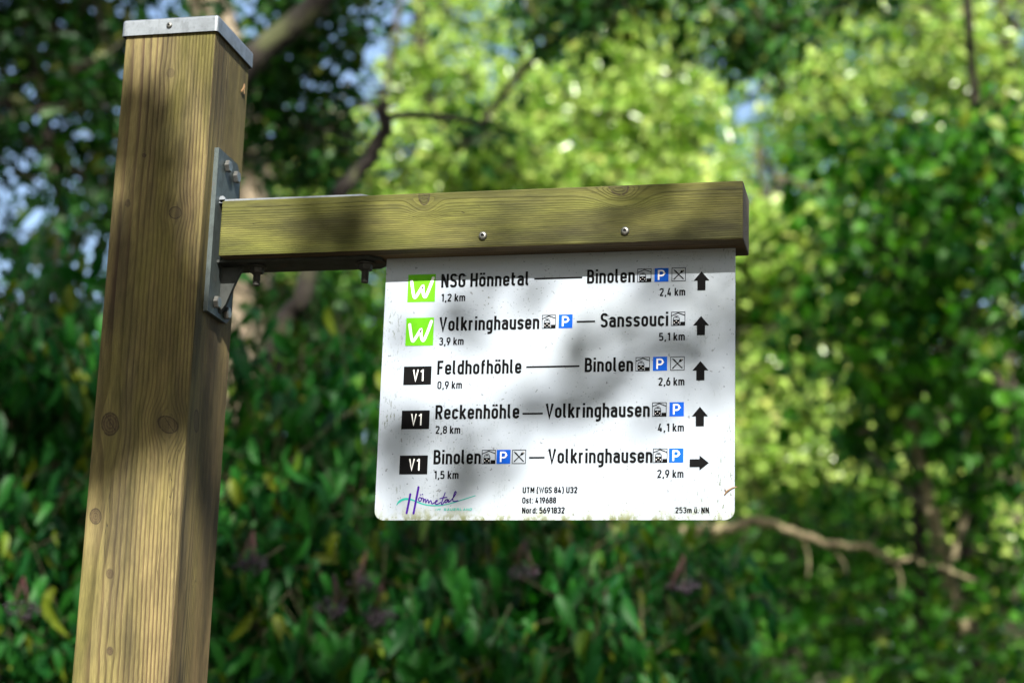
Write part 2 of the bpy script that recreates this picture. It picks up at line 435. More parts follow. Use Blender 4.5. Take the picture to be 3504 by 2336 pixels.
H = .078; XH = .73; b_ = H; m_ = XH - H; C_ = 1 - H; w_ = .31; r_ = .15; W_ = .34
def O(x0, x1, y0, y1, r=r_): return ([(x0, y0, r), (x1, y0, r), (x1, y1, r), (x0, y1, r)], True)
def S_(*p): return (list(p), False)
ARCH = S_((0, m_), (w_, m_, r_), (w_, 0))
def dots(x0, x1): return [S_((x0, .86), (x0, 1.0)), S_((x1, .86), (x1, 1.0))]
G = {   # strokes on the centre line, advance measured to the last centre line
 'o': (w_, [O(0, w_, b_, m_)]), 'n': (w_, [S_((0, 0), (0, XH)), ARCH]), 'h': (w_, [S_((0, 0), (0, 1)), ARCH]),
 'm': (.56, [S_((0, 0), (0, XH)), S_((0, m_), (.28, m_, .12), (.28, 0)), S_((.28, m_), (.56, m_, .13), (.56, 0))]),
 'u': (w_, [S_((0, XH), (0, b_, r_), (w_, b_)), S_((w_, 0), (w_, XH))]),
 'e': (w_, [S_((0, .365), (w_, .365), (w_, m_, r_), (0, m_, r_), (0, b_, r_), (w_, b_, r_), (w_, .21))]),
 'a': (w_, [S_((.01, m_ - .10), (.01, m_, .1), (w_, m_, r_), (w_, 0)), S_((w_, .425), (0, .425, .13), (0, b_, .13), (w_, b_))]),
 't': (.2, [S_((.04, .95), (.04, b_, .12), (.22, b_)), S_((-.06, m_), (.22, m_))]),
 'l': (.1, [S_((0, 1), (0, b_, .1), (.13, b_))]), 'i': (0, [S_((0, 0), (0, XH)), S_((0, .86), (0, 1))]),
 'B': (.36, [S_((0, .0), (0, 1)), S_((0, C_), (.33, C_, .17), (.33, .53, .17), (0, .53)), S_((0, b_), (.36, b_, r_), (.36, .53, r_), (.1, .53))]),
 'V': (.42, [S_((0, 1), (.21, .05), (.42, 1))]), 'k': (.31, [S_((0, 0), (0, 1)), S_((.31, XH), (.03, .27)), S_((.1, .40), (.34, 0))]),
 'r': (.2, [S_((0, 0), (0, XH)), S_((0, m_ - .12), (0, m_, .1), (.21, m_))]),
 'g': (w_, [O(0, w_, b_, m_), S_((w_, XH), (w_, -.2, r_), (.02, -.2))]), 'd': (w_, [O(0, w_, b_, m_), S_((w_, 0), (w_, 1))]),
 's': (.29, [S_((.29, m_ - .10), (.29, m_, .13), (0, m_, .13), (0, .385, .13), (.29, .345, .13), (.29, b_, .13), (0, b_, .13), (0, b_ + .10))]),
 'c': (.29, [S_((.29, m_ - .13), (.29, m_, r_), (0, m_, r_), (0, b_, r_), (.29, b_, r_), (.29, b_ + .13))]),
 'S': (.34, [S_((.34, C_ - .13), (.34, C_, r_), (0, C_, r_), (0, .53, .16), (.34, .47, .16), (.34, b_, r_), (0, b_, r_), (0, b_ + .13))]),
 'F': (.31, [S_((0, 0), (0, 1)), S_((0, C_), (.36, C_)), S_((0, .5), (.31, .5))]), 'f': (.17, [S_((.22, C_), (.05, C_, .12), (.05, 0)), S_((-.05, m_), (.21, m_))]),
 'R': (.37, [S_((0, 0), (0, 1)), S_((0, C_), (.35, C_, r_), (.35, .47, r_), (0, .47)), S_((.17, .47), (.38, 0))]),
 'N': (.38, [S_((0, 0), (0, 1)), S_((.38, 0), (.38, 1)), S_((.01, .97), (.37, .03))]),
 'G': (.35, [S_((.35, C_ - .15), (.35, C_, r_), (0, C_, r_), (0, b_, r_), (.35, b_, r_), (.35, .48), (.19, .48))]),
 'H': (.37, [S_((0, 0), (0, 1)), S_((.37, 0), (.37, 1)), S_((0, .5), (.37, .5))]),
 'U': (.36, [S_((0, 1), (0, b_, .17), (.36, b_, .17), (.36, 1))]), 'T': (.34, [S_((-.03, C_), (.37, C_)), S_((.17, 0), (.17, 1))]),
 'M': (.46, [S_((0, 0), (0, 1)), S_((.46, 0), (.46, 1)), S_((.01, .97), (.23, .35), (.45, .97))]),
 'W': (.62, [S_((0, 1), (.155, .05), (.31, .9), (.465, .05), (.62, 1))]), 'O': (.36, [O(0, .36, b_, C_, .17)]),
 'P': (.36, [S_((0, 0), (0, 1)), S_((0, C_), (.36, C_, .2), (.36, .45, .2), (0, .45))]),
 '(': (.12, [S_((.13, 1.1), (.02, .8), (-.02, .45), (.02, .1), (.13, -.15))]), ')': (.12, [S_((-.02, 1.1), (.09, .8), (.13, .45), (.09, .1), (-.02, -.15))]),
 ':': (0, [S_((0, 0), (0, .16)), S_((0, .55), (0, .71))]), ',': (.05, [S_((.06, .15), (0, -.13))]), '.': (0, [S_((0, 0), (0, .16))]),
 '0': (.35, [O(0, .35, b_, C_, .17)]), '1': (.2, [S_((.0, .80), (.19, .97)), S_((.19, 0), (.19, 1))]),
 '2': (.34, [S_((0, C_ - .14), (0, C_, r_), (.34, C_, r_), (.34, .66), (.0, b_)), S_((-.05, b_), (.38, b_))]),
 '3': (.34, [S_((0, C_ - .11), (0, C_, r_), (.33, C_, r_), (.33, .53, r_), (.12, .53)), S_((.1, .53), (.34, .53, r_), (.34, b_, r_), (0, b_, r_), (0, b_ + .12))]),
 '4': (.38, [S_((.2, 1), (.0, .24), (.40, .24)), S_((.27, .5), (.27, 0))]),
 '5': (.34, [S_((.34, C_), (.02, C_), (.0, .56), (.34, .58, r_), (.34, b_, r_), (0, b_, r_), (0, b_ + .12))]),
 '6': (.34, [S_((.24, 1), (.0, .45)), O(0, .34, b_, .58)]), '9': (.34, [S_((.10, 0), (.34, .55)), O(0, .34, .42, C_)]),
 '8': (.34, [O(.01, .33, .52, C_), O(0, .34, b_, .53)]),
}
G['ö'] = (w_, G['o'][1] + dots(.05, w_ - .05)); G['ü'] = (w_, G['u'][1] + dots(.05, w_ - .05))

def write(pr, s, x0, x1, base, capH, wt=1., mi=0, up=0):
    tw = .172 * wt; gap = .155 + .115; pen = tw / 2; pos = []
    for ch in s:
        if ch == ' ': pen += .26; continue
        pos.append((ch, pen)); pen += G[ch][0] + gap
    total = pen - gap + tw / 2; k = (x1 - x0) / total
    for ch, px in pos:
        for pts, cl in G[ch][1]:
            q = [(x0 + (px + a) * k, base + b * capH) for a, b in rounded(pts, cl)]
            pr.stroke(q, tw * (k * .55 + capH * .45), cl, mi, up)

ROW = [279.1, 225.7, 172.7, 119.0, 65.6]
TXT = [('NSG Hönnetal', 69.2, 176.7, 0), ('Binolen', 246.2, 303.0, 0), ('Volkringhausen', 68.8, 190.5, 1), ('Sanssouci', 263.4, 342.8, 1),
       ('Feldhofhöhle', 68.7, 170.6, 2), ('Binolen', 245.8, 302.6, 2), ('Reckenhöhle', 68.6, 169.7, 3), ('Volkringhausen', 200.6, 322.8, 3),
       ('Binolen', 68.6, 125.6, 4), ('Volkringhausen', 205.0, 326.6, 4)]
for s, x0, x1, r in TXT:
    pr = Print(); write(pr, s, x0, x1, ROW[r], 17.0); pr.obj('destination_lettering', M_ink, panel)
KM = [('1,2 km', 0), ('3,9 km', 1), ('0,9 km', 2), ('2,8 km', 3), ('1,5 km', 4)]
KR = [('2,4 km', 0), ('5,1 km', 1), ('2,6 km', 2), ('4,1 km', 3), ('2,9 km', 4)]
for (s, r), (s2, r2) in zip(KM, KR):
    pr = Print(); write(pr, s, 69.6, 99.6, ROW[r] - 17.3, 9.4); pr.obj('distance_lettering', M_ink, panel)
    pr = Print(); write(pr, s2, 332.2, 362.3, ROW[r] - 17.5, 9.4); pr.obj('distance_lettering', M_ink, panel)
for s, x0, x1, y in (('UTM (WGS 84) U32', 176.2, 240.5, 31.2), ('Ost: 419688', 176.1, 216.1, 19.4), ('Nord: 5691832', 176.1, 226.2, 7.8)):
    pr = Print(); write(pr, s, x0, x1, y, 7.0, 1.2); pr.obj('coordinates_lettering', M_ink, panel)
pr = Print(); write(pr, '253m ü. NN', 353.3, 391.5, 7.8, 6.7, 1.12); pr.obj('altitude_lettering', M_ink, panel)
for x0, x1, y in ((182.8, 240.4, 286.8), (235.1, 256.9, 233.2), (176.2, 239.5, 180.0), (173.4, 197.5, 124.4), (182.8, 201.1, 72.5)):
    pr = Print(); pr.rect(x0, y - 1., x1 - x0, 2.); pr.obj('connecting_line', M_ink, panel)
for x, y in ((381.0, 267.2), (380.8, 213.8), (380.5, 160.6), (380.3, 107.1)):
    pr = Print(); pr.poly([(x - 4.7, y), (x + 4.7, y), (x + 4.7, y + 11.6), (x - 4.7, y + 11.6)]); pr.poly([(x - 9.3, y + 11.6), (x + 9.3, y + 11.6), (x, y + 22.8)])
    pr.obj('direction_arrow', M_ink, panel)
pr = Print(); pr.rect(369, 60.2, 11.2, 9.2); pr.poly([(380.2, 56.2), (391, 64.9), (380.2, 73.7)]); pr.obj('direction_arrow', M_ink, panel)

def smooth_curve(pts, n=6):
    P = [np.array(p, float) for p in pts]; out = []
    for i in range(len(P) - 1):
        a, b, c, d = P[max(i - 1, 0)], P[i], P[i + 1], P[min(i + 2, len(P) - 1)]
        for t in np.linspace(0, 1, n, endpoint=False):
            out.append(.5 * ((2 * b) + (c - a) * t + (2 * a - 5 * b + 4 * c - d) * t * t + (3 * b - a - 3 * c + d) * t ** 3))
    out.append(P[-1]); return out

for y in (262.1, 208.5):
    pr = Print(); pr.rect(28.0, y, 34.2, 34.2, 0)
    q = smooth_curve([(.13, .76), (.165, .55), (.225, .25), (.28, .17), (.36, .27), (.46, .44), (.545, .57), (.555, .38), (.60, .22), (.66, .19), (.74, .36), (.82, .58), (.91, .86)], 5)
    q = [(28 + a * 34.2, y + b * 34.2) for a, b in q]
    pr.stroke(q, 3.6, False, 1, .1); pr.disc(*q[0], 1.8, 1, .1); pr.disc(*q[-1], 1.8, 1, .1)
    pr.obj('trail_badge', [M_green, M_white], panel)
for y in (160.9, 107.6, 53.9):
    pr = Print(); pr.rect(27.7, y, 34.0, 22.4, 0); write(pr, 'V1', 39.0, 52.3, y + 4.4, 14.0, .72, 1, .1)
    pr.obj('trail_badge', [M_ink, M_white], panel)

def frame(pr, x, y, s, t=.75):
    pr.rect(x, y, s, t); pr.rect(x, y + s - t, s, t); pr.rect(x, y + t, t, s - 2 * t); pr.rect(x + s - t, y + t, t, s - 2 * t)
def rail(x, y, s=16.6):
    pr = Print(); frame(pr, x, y, s); F = lambda *q: [(x + a * s, y + b * s) for a, b in q]
    pr.stroke(F((.03, .72), (.5, .92), (.97, .74)), .062 * s)
    pr.stroke(F((.24, .71), (.54, .71)), .028 * s); pr.stroke(F((.32, .69), (.39, .63), (.47, .69)), .022 * s)
    pr.poly(F((.14, .12), (.62, .12), (.62, .44), (.14, .44)))
    pr.stroke(F((.15, .42), (.20, .60), (.56, .60), (.61, .42)), .045 * s)
    for a, b, r in ((.23, .23, .035), (.53, .23, .035), (.38, .34, .03)): pr.disc(x + a * s, y + b * s, r * s, 1, .1)
    pr.rect(x + .18 * s, y + .07 * s, .10 * s, .05 * s); pr.rect(x + .48 * s, y + .07 * s, .10 * s, .05 * s)
    pr.rect(x + .12 * s, y + .04 * s, .54 * s, .035 * s); pr.rect(x + .66 * s, y + .035 * s, .31 * s, .24 * s)
    pr.obj('railway_pictogram', [M_ink, M_white], panel)
def park(x, y, s=16.5):
    pr = Print(); pr.rect(x, y, s, s, 0)
    pr.stroke([(x + .30 * s, y + .13 * s), (x + .30 * s, y + .87 * s)], .115 * s, False, 1, .1)
    pr.stroke([(x + a * s, y + b * s) for a, b in rounded([(.30, .815), (.69, .815, .19), (.69, .445, .19), (.30, .445)])], .11 * s, False, 1, .1)
    pr.obj('parking_pictogram', [M_blue, M_white], panel)
def food(x, y, s=16.5):
    pr = Print(); frame(pr, x, y, s); F = lambda *q: [(x + a * s, y + b * s) for a, b in q]
    pr.stroke(F((.14, .86), (.30, .72), (.50, .50), (.85, .15)), [.05 * s, .11 * s, .07 * s, .085 * s])
    pr.stroke(F((.15, .14), (.50, .50), (.64, .63)), [.085 * s, .06 * s, .05 * s])
    pr.poly(F((.60, .66), (.67, .59), (.76, .62), (.90, .77), (.84, .90), (.78, .86), (.63, .74)))
    for k in (0, 1): pr.stroke(F((.745 + .035 * k, .775 - .04 * k + .02), (.86 + .03 * k, .875 - .05 * k + .03)), .02 * s, False, 1, .1)
    pr.obj('restaurant_pictogram', [M_ink, M_white], panel)
for x, y in ((305.8, 278.8), (193.4, 225.8), (345.9, 225.7), (305.4, 172.6), (325.4, 119.0), (126.4, 65.5), (327.0, 65.4)): rail(x, y)
for x, y in ((326.0, 278.9), (213.5, 225.9), (325.6, 172.8), (345.4, 119.1), (144.2, 65.6), (345.4, 65.5)): park(x, y)
for x, y in ((346.1, 278.9), (345.7, 172.7), (162.5, 65.5)): food(x, y)

# regional logo: swoosh, two slanted strokes, script, caption
def lg(pts): return [(15.08 + a * .1005 + b * .0047, 51.32 - b * .0984) for a, b in pts]
pr = Print(.3)
sw_ = smooth_curve([(95, 343), (120, 308), (160, 280), (220, 268), (285, 280), (340, 303), (430, 334), (520, 347), (610, 347), (720, 328), (860, 287), (1040, 230)], 5)
tt = np.linspace(0, 1, len(sw_)); sww = np.interp(tt, [0, .12, .25, .4, .6, 1], [.5, 2.7, 2.6, 1.7, 1.3, .9])
pr.stroke(lg(sw_), list(sww)); pr.obj('logo_swoosh', M_teal, panel)
pr = Print(.5)
for a in ([(262, 212), (245, 300), (217, 436)], [(361, 128), (340, 240), (300, 440)]):
    q = lg(a); pr.stroke(q, 2.5); pr.disc(*q[0], 1.25); pr.disc(*q[-1], 1.25)
SC = [[(395, 262), (378, 250), (362, 268), (366, 292), (384, 294), (397, 272), (395, 258), (420, 264), (417, 304), (430, 278), (442, 272), (447, 312), (462, 284), (474, 280), (482, 318), (495, 298), (510, 290), (520, 326), (545, 316), (578, 300), (586, 288), (572, 288), (560, 312), (572, 334), (600, 326), (628, 306)],
      [(682, 190), (655, 262), (634, 326), (645, 334), (672, 300), (700, 276), (718, 282), (690, 278), (676, 300), (688, 314), (716, 284), (716, 306), (735, 298), (780, 250), (810, 198), (803, 182), (792, 196), (776, 248), (770, 284), (784, 298), (836, 290)], [(612, 268), (650, 256), (705, 250)]]
for a in SC: pr.stroke(lg(smooth_curve(a, 4)), 1.15)
for a in ((386, 220), (408, 214)): pr.disc(*lg([a])[0], .75)
pr.obj('logo_script', M_violet, panel)
pr = Print(.3)
cx = 72.6
for s, x0, x1 in (('IM', 72.8, 78.9), ('SAUERLAND', 83.6, 118.0)):
    k = (x1 - x0) / max(1, len(s)); 
    GL = {'I': (0, [S_((.15, 0), (.15, 1))]), 'M': G['M'], 'S': G['S'], 'A': (.4, [S_((0, 0), (.2, .97), (.4, 0)), S_((.08, .3), (.32, .3))]), 'U': G['U'],
          'E': (.32, [S_((0, 0), (0, 1)), S_((0, C_), (.33, C_)), S_((0, .5), (.3, .5)), S_((0, b_), (.33, b_))]), 'R': G['R'], 'L': (.3, [S_((0, 1), (0, b_), (.32, b_))]),
          'N': G['N'], 'D': (.36, [S_((0, 0), (0, 1)), S_((0, C_), (.37, C_, .2), (.37, b_, .2), (0, b_))])}
    for i, ch in enumerate(s):
        for pts, cl in GL[ch][1]:
            pr.stroke([(x0 + i * k + (a * 6.2 + b * .55), 11.2 + b * 2.6) for a, b in rounded(pts, cl)], .62, cl)
pr.obj('logo_caption', M_teal, panel)
# bits of dry stalk caught on the sign and the post
mb = MB(); mb.tube([(XL + .4085, PY - .001, ZS + .0285), (XL + .413, PY - .0015, ZS + .0335), (XL + .418, PY - .001, ZS + .0365), (XL + .423, PY, ZS + .0375)], [.0007, .0011, .0008, .0005], 5)
mb.tube([(XL + .411, PY - .001, ZS + .031), (XL + .409, PY - .002, ZS + .036)], [.0006, .0004], 4)
M_dry, _t, _p = new_mat('dry_stalk'); _p.inputs['Base Color'].default_value = (.22, .13, .06, 1)
tag(mb.obj('dry_stalk', M_dry), 'tiny curled brown stalk stuck to the lower right edge of the white panel', 'stalk')
mb = MB(); mb.tube([(.0012, .094, ZT - .043), (.003, .0985, ZT - .036), (.002, .101, ZT - .030)], [.0009, .0013, .0006], 5)
mb.tube([(.003, .0985, ZT - .036), (.005, .096, ZT - .046)], [.0006, .0004], 4)
tag(mb.obj('dry_stalk', M_dry), 'tiny orange brown chaff stuck on the post just under its metal cap', 'stalk')

#FOREST#
# ------------------------------------------------------------------ forest
def leaf_mat(name, a, b, c, trans=.35, rough=.42, spec=.5, tr_col=None):
    "leaf colour varies from leaf to leaf (a..b, a few c = yellowing)"
    m, t, p = new_mat(name)
    at_ = t.nodes.new('ShaderNodeAttribute'); at_.attribute_name = 'tint'
    rp = t.nodes.new('ShaderNodeValToRGB'); t.links.new(at_.outputs['Fac'], rp.inputs[0])
    e = rp.color_ramp.elements; e[0].position = 0; e[0].color = (*a, 1); e[1].position = .88; e[1].color = (*b, 1)
    q = e.new(.95); q.color = (*c, 1)
    p.inputs['Roughness'].default_value = rough; p.inputs['Specular IOR Level'].default_value = spec
    t.links.new(rp.outputs[0], p.inputs['Base Color'])
    tl = t.nodes.new('ShaderNodeBsdfTranslucent')
    g = t.nodes.new('ShaderNodeMix'); g.data_type = 'RGBA'; g.blend_type = 'MULTIPLY'; g.inputs[0].default_value = 1
    t.links.new(rp.outputs[0], g.inputs[6]); g.inputs[7].default_value = (1.1, 1.5, .4, 1)
    t.links.new(g.outputs[2], tl.inputs[0])
    ms = t.nodes.new('ShaderNodeMixShader'); ms.inputs[0].default_value = trans
    t.links.new(p.outputs[0], ms.inputs[1]); t.links.new(tl.outputs[0], ms.inputs[2])
    out = [n for n in t.nodes if n.type == 'OUTPUT_MATERIAL'][0]; t.links.new(ms.outputs[0], out.inputs[0])
    return m

def bark_mat(name, base, dark, scale=30):
    m, t, p = new_mat(name); vec, c = coords(t)
    n = noise(t, vec, scale, 5, .65, (1, 1, .25)); n2 = noise(t, vec, scale * .2, 3, .6)
    col = mix(t, n.smooth(.35, .65), dark, base); col = mix(t, n2.smooth(.5, .7) * .5, col, (.10, .12, .04))
    t.links.new(col, p.inputs['Base Color']); p.inputs['Roughness'].default_value = .9
    bump(t, p, n, .02, .8); return m

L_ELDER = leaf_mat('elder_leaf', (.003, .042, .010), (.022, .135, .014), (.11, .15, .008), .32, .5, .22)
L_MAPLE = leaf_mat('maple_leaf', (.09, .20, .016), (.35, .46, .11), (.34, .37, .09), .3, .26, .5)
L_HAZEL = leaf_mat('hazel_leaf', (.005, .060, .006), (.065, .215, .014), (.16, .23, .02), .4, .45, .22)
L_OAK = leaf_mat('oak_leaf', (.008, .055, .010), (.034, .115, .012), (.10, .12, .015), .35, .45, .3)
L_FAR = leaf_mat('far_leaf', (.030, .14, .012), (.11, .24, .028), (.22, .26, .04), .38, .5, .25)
BK_PALE = bark_mat('pale_bark', (.42, .35, .25), (.22, .17, .11), 14)
BK_DARK = bark_mat('dark_bark', (.05, .037, .025), (.018, .013, .010), 24)
BK_SHADED = bark_mat('shaded_dead_bark', (.022, .016, .012), (.010, .007, .005), 30)  # bark blackened so its colour carries the shade on trunk and limb
BK_TWIG = bark_mat('dry_twig_bark', (.34, .29, .16), (.13, .10, .06), 40)
BK_STEM = bark_mat('green_stem_bark', (.075, .07, .028), (.04, .035, .016), 60)

def np_mesh(name, V, F, tint, mat, parent=None):
    "one mesh from arrays: V (n,3), F (m,k) faces, tint per vertex"
    me = bpy.data.meshes.new(name); k = F.shape[1]
    me.vertices.add(len(V)); me.vertices.foreach_set('co', V.astype(np.float32).ravel())
    me.loops.add(F.size); me.loops.foreach_set('vertex_index', F.astype(np.int32).ravel())
    me.polygons.add(len(F)); me.polygons.foreach_set('loop_start', np.arange(0, F.size, k, dtype=np.int32))
    me.update(calc_edges=True)
    at_ = me.attributes.new('tint', 'FLOAT', 'POINT'); at_.data.foreach_set('value', tint.astype(np.float32))
    me.materials.append(mat)
    o = bpy.data.objects.new(name, me); sc.collection.objects.link(o)
    if parent: o.parent = parent
    return o

def unit(a): return a / (np.linalg.norm(a, axis=-1, keepdims=True) + 1e-9)

def leaves(P, D, N, Ln, Wd, rng, near=False, curl=.25, droop=.3):
    """leaf blades: P base points, D directions, N rough upper normals, Ln / Wd sizes"""
    n = len(P); D = unit(D); S = unit(np.cross(D, N)); N = unit(np.cross(S, D))
    Ln = Ln[:, None]; Wd = Wd[:, None]; cu = curl * Wd
    if not near:
        V = np.stack([P, P + D * Ln * .42 + S * Wd * .5 + N * cu, P + D * Ln - N * Ln * droop * .5, P + D * Ln * .42 - S * Wd * .5 + N * cu], 1)
        F = np.array([[0, 1, 2], [0, 2, 3]])
    else:
        row = []
        for f, wv in ((0, 0), (.16, .36), (.40, .5), (.68, .36), (1, 0)):
            c = P + D * Ln * f - N * Ln * droop * f * f
            row.append((c, wv))
        V = np.stack([row[0][0]] + [q for c, wv in row[1:4] for q in (c + S * Wd * wv + N * cu * wv * 2, c, c - S * Wd * wv + N * cu * wv * 2)] + [row[4][0]], 1)
        F = np.array([[0, 1, 2], [0, 2, 3], [1, 4, 5], [1, 5, 2], [2, 5, 6], [2, 6, 3], [4, 7, 8], [4, 8, 5], [5, 8, 9], [5, 9, 6], [7, 10, 8], [8, 10, 9]])
    k = V.shape[1]
    FF = (F[None] + (np.arange(n) * k)[:, None, None]).reshape(-1, 3)
    return V.reshape(-1, 3), FF, k

class Crown:
    "collects sprays of leaves and the twigs that bear them"
    def __init__(s, seed): s.rng = np.random.default_rng(seed); s.V = []; s.F = []; s.T = []; s.n = 0; s.tw = MB()
    def put(s, V, F, k):
        nl = len(V) // k; s.F.append(F + s.n); s.V.append(V); s.n += len(V)
        s.T.append(np.repeat(s.rng.random(nl), k))
    def sprays(s, C, size, per, ln, wd, down=.2, near=False, spread=1., up=.6, twig=.004, keep=None, droop=.3):
        "C: spray centres; each a twig of length `size` with `per` leaves alternating along it"
        r = s.rng; m = len(C)
        d = unit(r.normal(size=(m, 3)) * [1, 1, .55] + [0, 0, -down])
        t = r.random((m, per)); B = C[:, None] + d[:, None] * (t[..., None] - .5) * size + r.normal(size=(m, per, 3)) * size * .13 * spread
        side = unit(np.cross(d, [0, 0, 1.]))[:, None] * np.where(r.random((m, per)) < .5, -1, 1)[..., None]
        D = d[:, None] * .5 + side * .8 + r.normal(size=(m, per, 3)) * .45 + np.array([0, 0, -1.4 * down])
        N = r.normal(size=(m, per, 3)) * .5 + np.array([.1, -.55 if up > .4 else -.35, up])
        B = B.reshape(-1, 3); D = D.reshape(-1, 3); N = N.reshape(-1, 3)
        if keep is not None:
            q = keep(B); B, D, N = B[q], D[q], N[q]
        L = ln * (.5 + .75 * r.random(len(B)))
        s.put(*leaves(B, D, N, L, L * wd * (.85 + .3 * r.random(len(B))), r, near, .25, droop))
        if twig:
            for c, q in zip(C, d): s.tw.tube([c - q * size * .75, c, c + q * size * .5], [twig, twig * .7, twig * .3], 3, 0, False)
    def foliage(s, name, mat, parent): return np_mesh(name, np.concatenate(s.V), np.concatenate(s.F), np.concatenate(s.T), mat, parent)

def blob(rng, c, rad, n, shell=.0):
    "n points in an ellipsoid with axes right / into the view / up"
    p = unit(rng.normal(size=(n, 3))) * (rng.random((n, 1)) ** (1 / 3) * (1 - shell) + shell)
    p = p * np.array(rad)
    return np.array(c) + p[:, :1] * RT + p[:, 1:2] * FW + p[:, 2:] * UP

def branch(mb, pts, r0, r1, n=8, wob=0, rng=None):
    P = smooth_curve(pts, 5); m = len(P)
    if wob: P = [p + rng.normal(size=3) * wob * (0 < i < m - 1) for i, p in enumerate(P)]
    mb.tube(P, list(np.linspace(r0, r1, m)), n)

# ---- ground
gb = bmesh.new(); gx = [-60, -20, -8, -4, -2, 0, 2, 4, 8, 20, 60]; gy = [-60, -20, -8, -4, -1.5, 0, 1, 3, 6, 12, 20, 32, 60, 120]
gv = [[gb.verts.new((x * (1 + max(0, y) / 40), y, max(0, (y - 14)) * .10 + (.0 if y < 1 else .05 * math.sin(x * 1.7 + y)))) for y in gy] for x in gx]
for i in range(len(gx) - 1):
    for j in range(len(gy) - 1): gb.faces.new((gv[i][j], gv[i + 1][j], gv[i + 1][j + 1], gv[i][j + 1]))
gm, t_, p_ = new_mat('forest_floor'); vec, c = coords(t_)
n1 = noise(t_, vec, 3, 6, .65); n2 = noise(t_, vec, .4, 3)
col = mix(t_, n1.smooth(.3, .7), (.045, .032, .018), (.12, .085, .045)); col = mix(t_, n2.smooth(.45, .6) * n1.smooth(.4, .6), col, (.04, .07, .015))
t_.links.new(col, p_.inputs['Base Color']); p_.inputs['Roughness'].default_value = .95; bump(t_, p_, n1, .03, .8)
tag(bm_obj('ground', gb, gm), kind='structure')
pb = bmesh.new()
pv = [[pb.verts.new((x + .4 * math.sin(y * .3), y, .006)) for y in (-30, -12, -6, -3, -1.4, -.3)] for x in (-2.2, -.8, .8, 2.6)]
for i in range(3):
    for j in range(5): pb.faces.new((pv[i][j], pv[i + 1][j], pv[i + 1][j + 1], pv[i][j + 1]))
pm, t_, p_ = new_mat('trodden_path'); vec, c = coords(t_); n1 = noise(t_, vec, 9, 6, .7)
t_.links.new(mix(t_, n1, (.10, .075, .05), (.26, .21, .15)), p_.inputs['Base Color']); p_.inputs['Roughness'].default_value = .95
tag(bm_obj('path', pb, pm), kind='structure')

# ---- elder shrubs close behind the post
def berry_cluster(name, P, parent, rng, r=.045):
    mb = MB()
    for k in range(46):
        q = unit(rng.normal(size=3)) * [1, 1, .55] * r * rng.random() ** .4; c = P + q; s = .0050
        ring = lambda z, rr: [c + np.array([rr * math.cos(a), rr * math.sin(a), z]) for a in np.linspace(0, 2 * math.pi, 7)[:-1]]
        loft(mb, [ring(-s, s * .3), ring(-s * .5, s * .87), ring(s * .5, s * .87), ring(s, s * .3)])
    for k in range(5):
        q = unit(rng.normal(size=3)) * [1, 1, .4] * r * .8
        mb.tube([P + [0, 0, r * 1.8], P + q * .5 + [0, 0, r * .8], P + q], [.0014, .001, .0008], 4, 1)
    return mb.obj(name, [M_berry, M_redstem], parent, True)
M_berry, _t, _p = new_mat('ripe_elderberry'); _p.inputs['Base Color'].default_value = (.012, .004, .010, 1); _p.inputs['Roughness'].default_value = .25
M_redstem, _t, _p = new_mat('red_berry_stalk'); _p.inputs['Base Color'].default_value = (.09, .03, .03, 1)

def shrub(label, seed, foot, blobs, berries, ln=.086, group='elder shrubs behind the signpost'):
    root_ = empty('elder_shrub', foot); tag(root_, label, 'shrub', group)
    cr = Crown(seed); rng = cr.rng; off = np.array(foot)
    for (u, v, D, ru, rd, rv, n) in blobs:
        c = at(u, v, D); k = D / FPX
        C = blob(rng, c, (ru * k, rd, rv * k), n)
        cr.sprays(C - off, .26, 11, ln, .36, .95, True, 1.1, .35, .0022, None, .5)
    st = MB()
    for (u, v, D, ru, rd, rv, n) in blobs:
        for q in range(2):
            c = at(u + rng.normal() * ru * .3, v, D)
            base = np.array(foot) + [rng.normal() * .15, rng.normal() * .1, 0]
            mid = base * .45 + c * .55 + [rng.normal() * .1, .1, .2]
            branch(st, [base - off, mid - off, c - off], .016, .005, 6)
    b = len(st.v); st.v += cr.tw.v; st.f += [[i + b for i in f] for f in cr.tw.f]; st.m += cr.tw.m
    cr.foliage('foliage', L_ELDER, root_); st.obj('stems', BK_STEM, root_, True)
    for (u, v, D) in berries: berry_cluster('berry_cluster', at(u, v, D) - off, root_, rng)
    return root_
shrub('elder shrub with drooping leaflets at the left edge, left of the wooden post', 11, (-1.7, 2.8, 0),
      [(120, 1300, 5.12, 260, 0.39, 240, 80), (60, 1700, 5.00, 300, 0.45, 260, 97), (150, 2150, 4.89, 330, 0.45, 300, 111), (150, 1050, 5.35, 150, 0.39, 120, 9), (-200, 1500, 5.12, 250, 0.52, 600, 105), (200, 820, 5.46, 120, 0.39, 140, 3)],
      [(70, 2090, 4.41), (-60, 2300, 4.41)])
shrub('elder shrub between the wooden post and the white panel, with dark berry clusters', 12, (-.55, 2.8, 0),
      [(1000, 1420, 5.35, 300, 0.39, 170, 40), (860, 1250, 5.23, 160, 0.33, 90, 10), (1180, 1260, 5.35, 120, 0.33, 90, 9), (950, 1700, 5.12, 330, 0.45, 200, 97), (880, 2020, 4.89, 330, 0.45, 200, 115), (900, 2330, 4.77, 360, 0.45, 220, 123), (550, 1900, 5.23, 300, 0.39, 700, 123)],
      [(860, 1930, 4.41), (1135, 2080, 4.29), (1300, 2110, 4.41)])
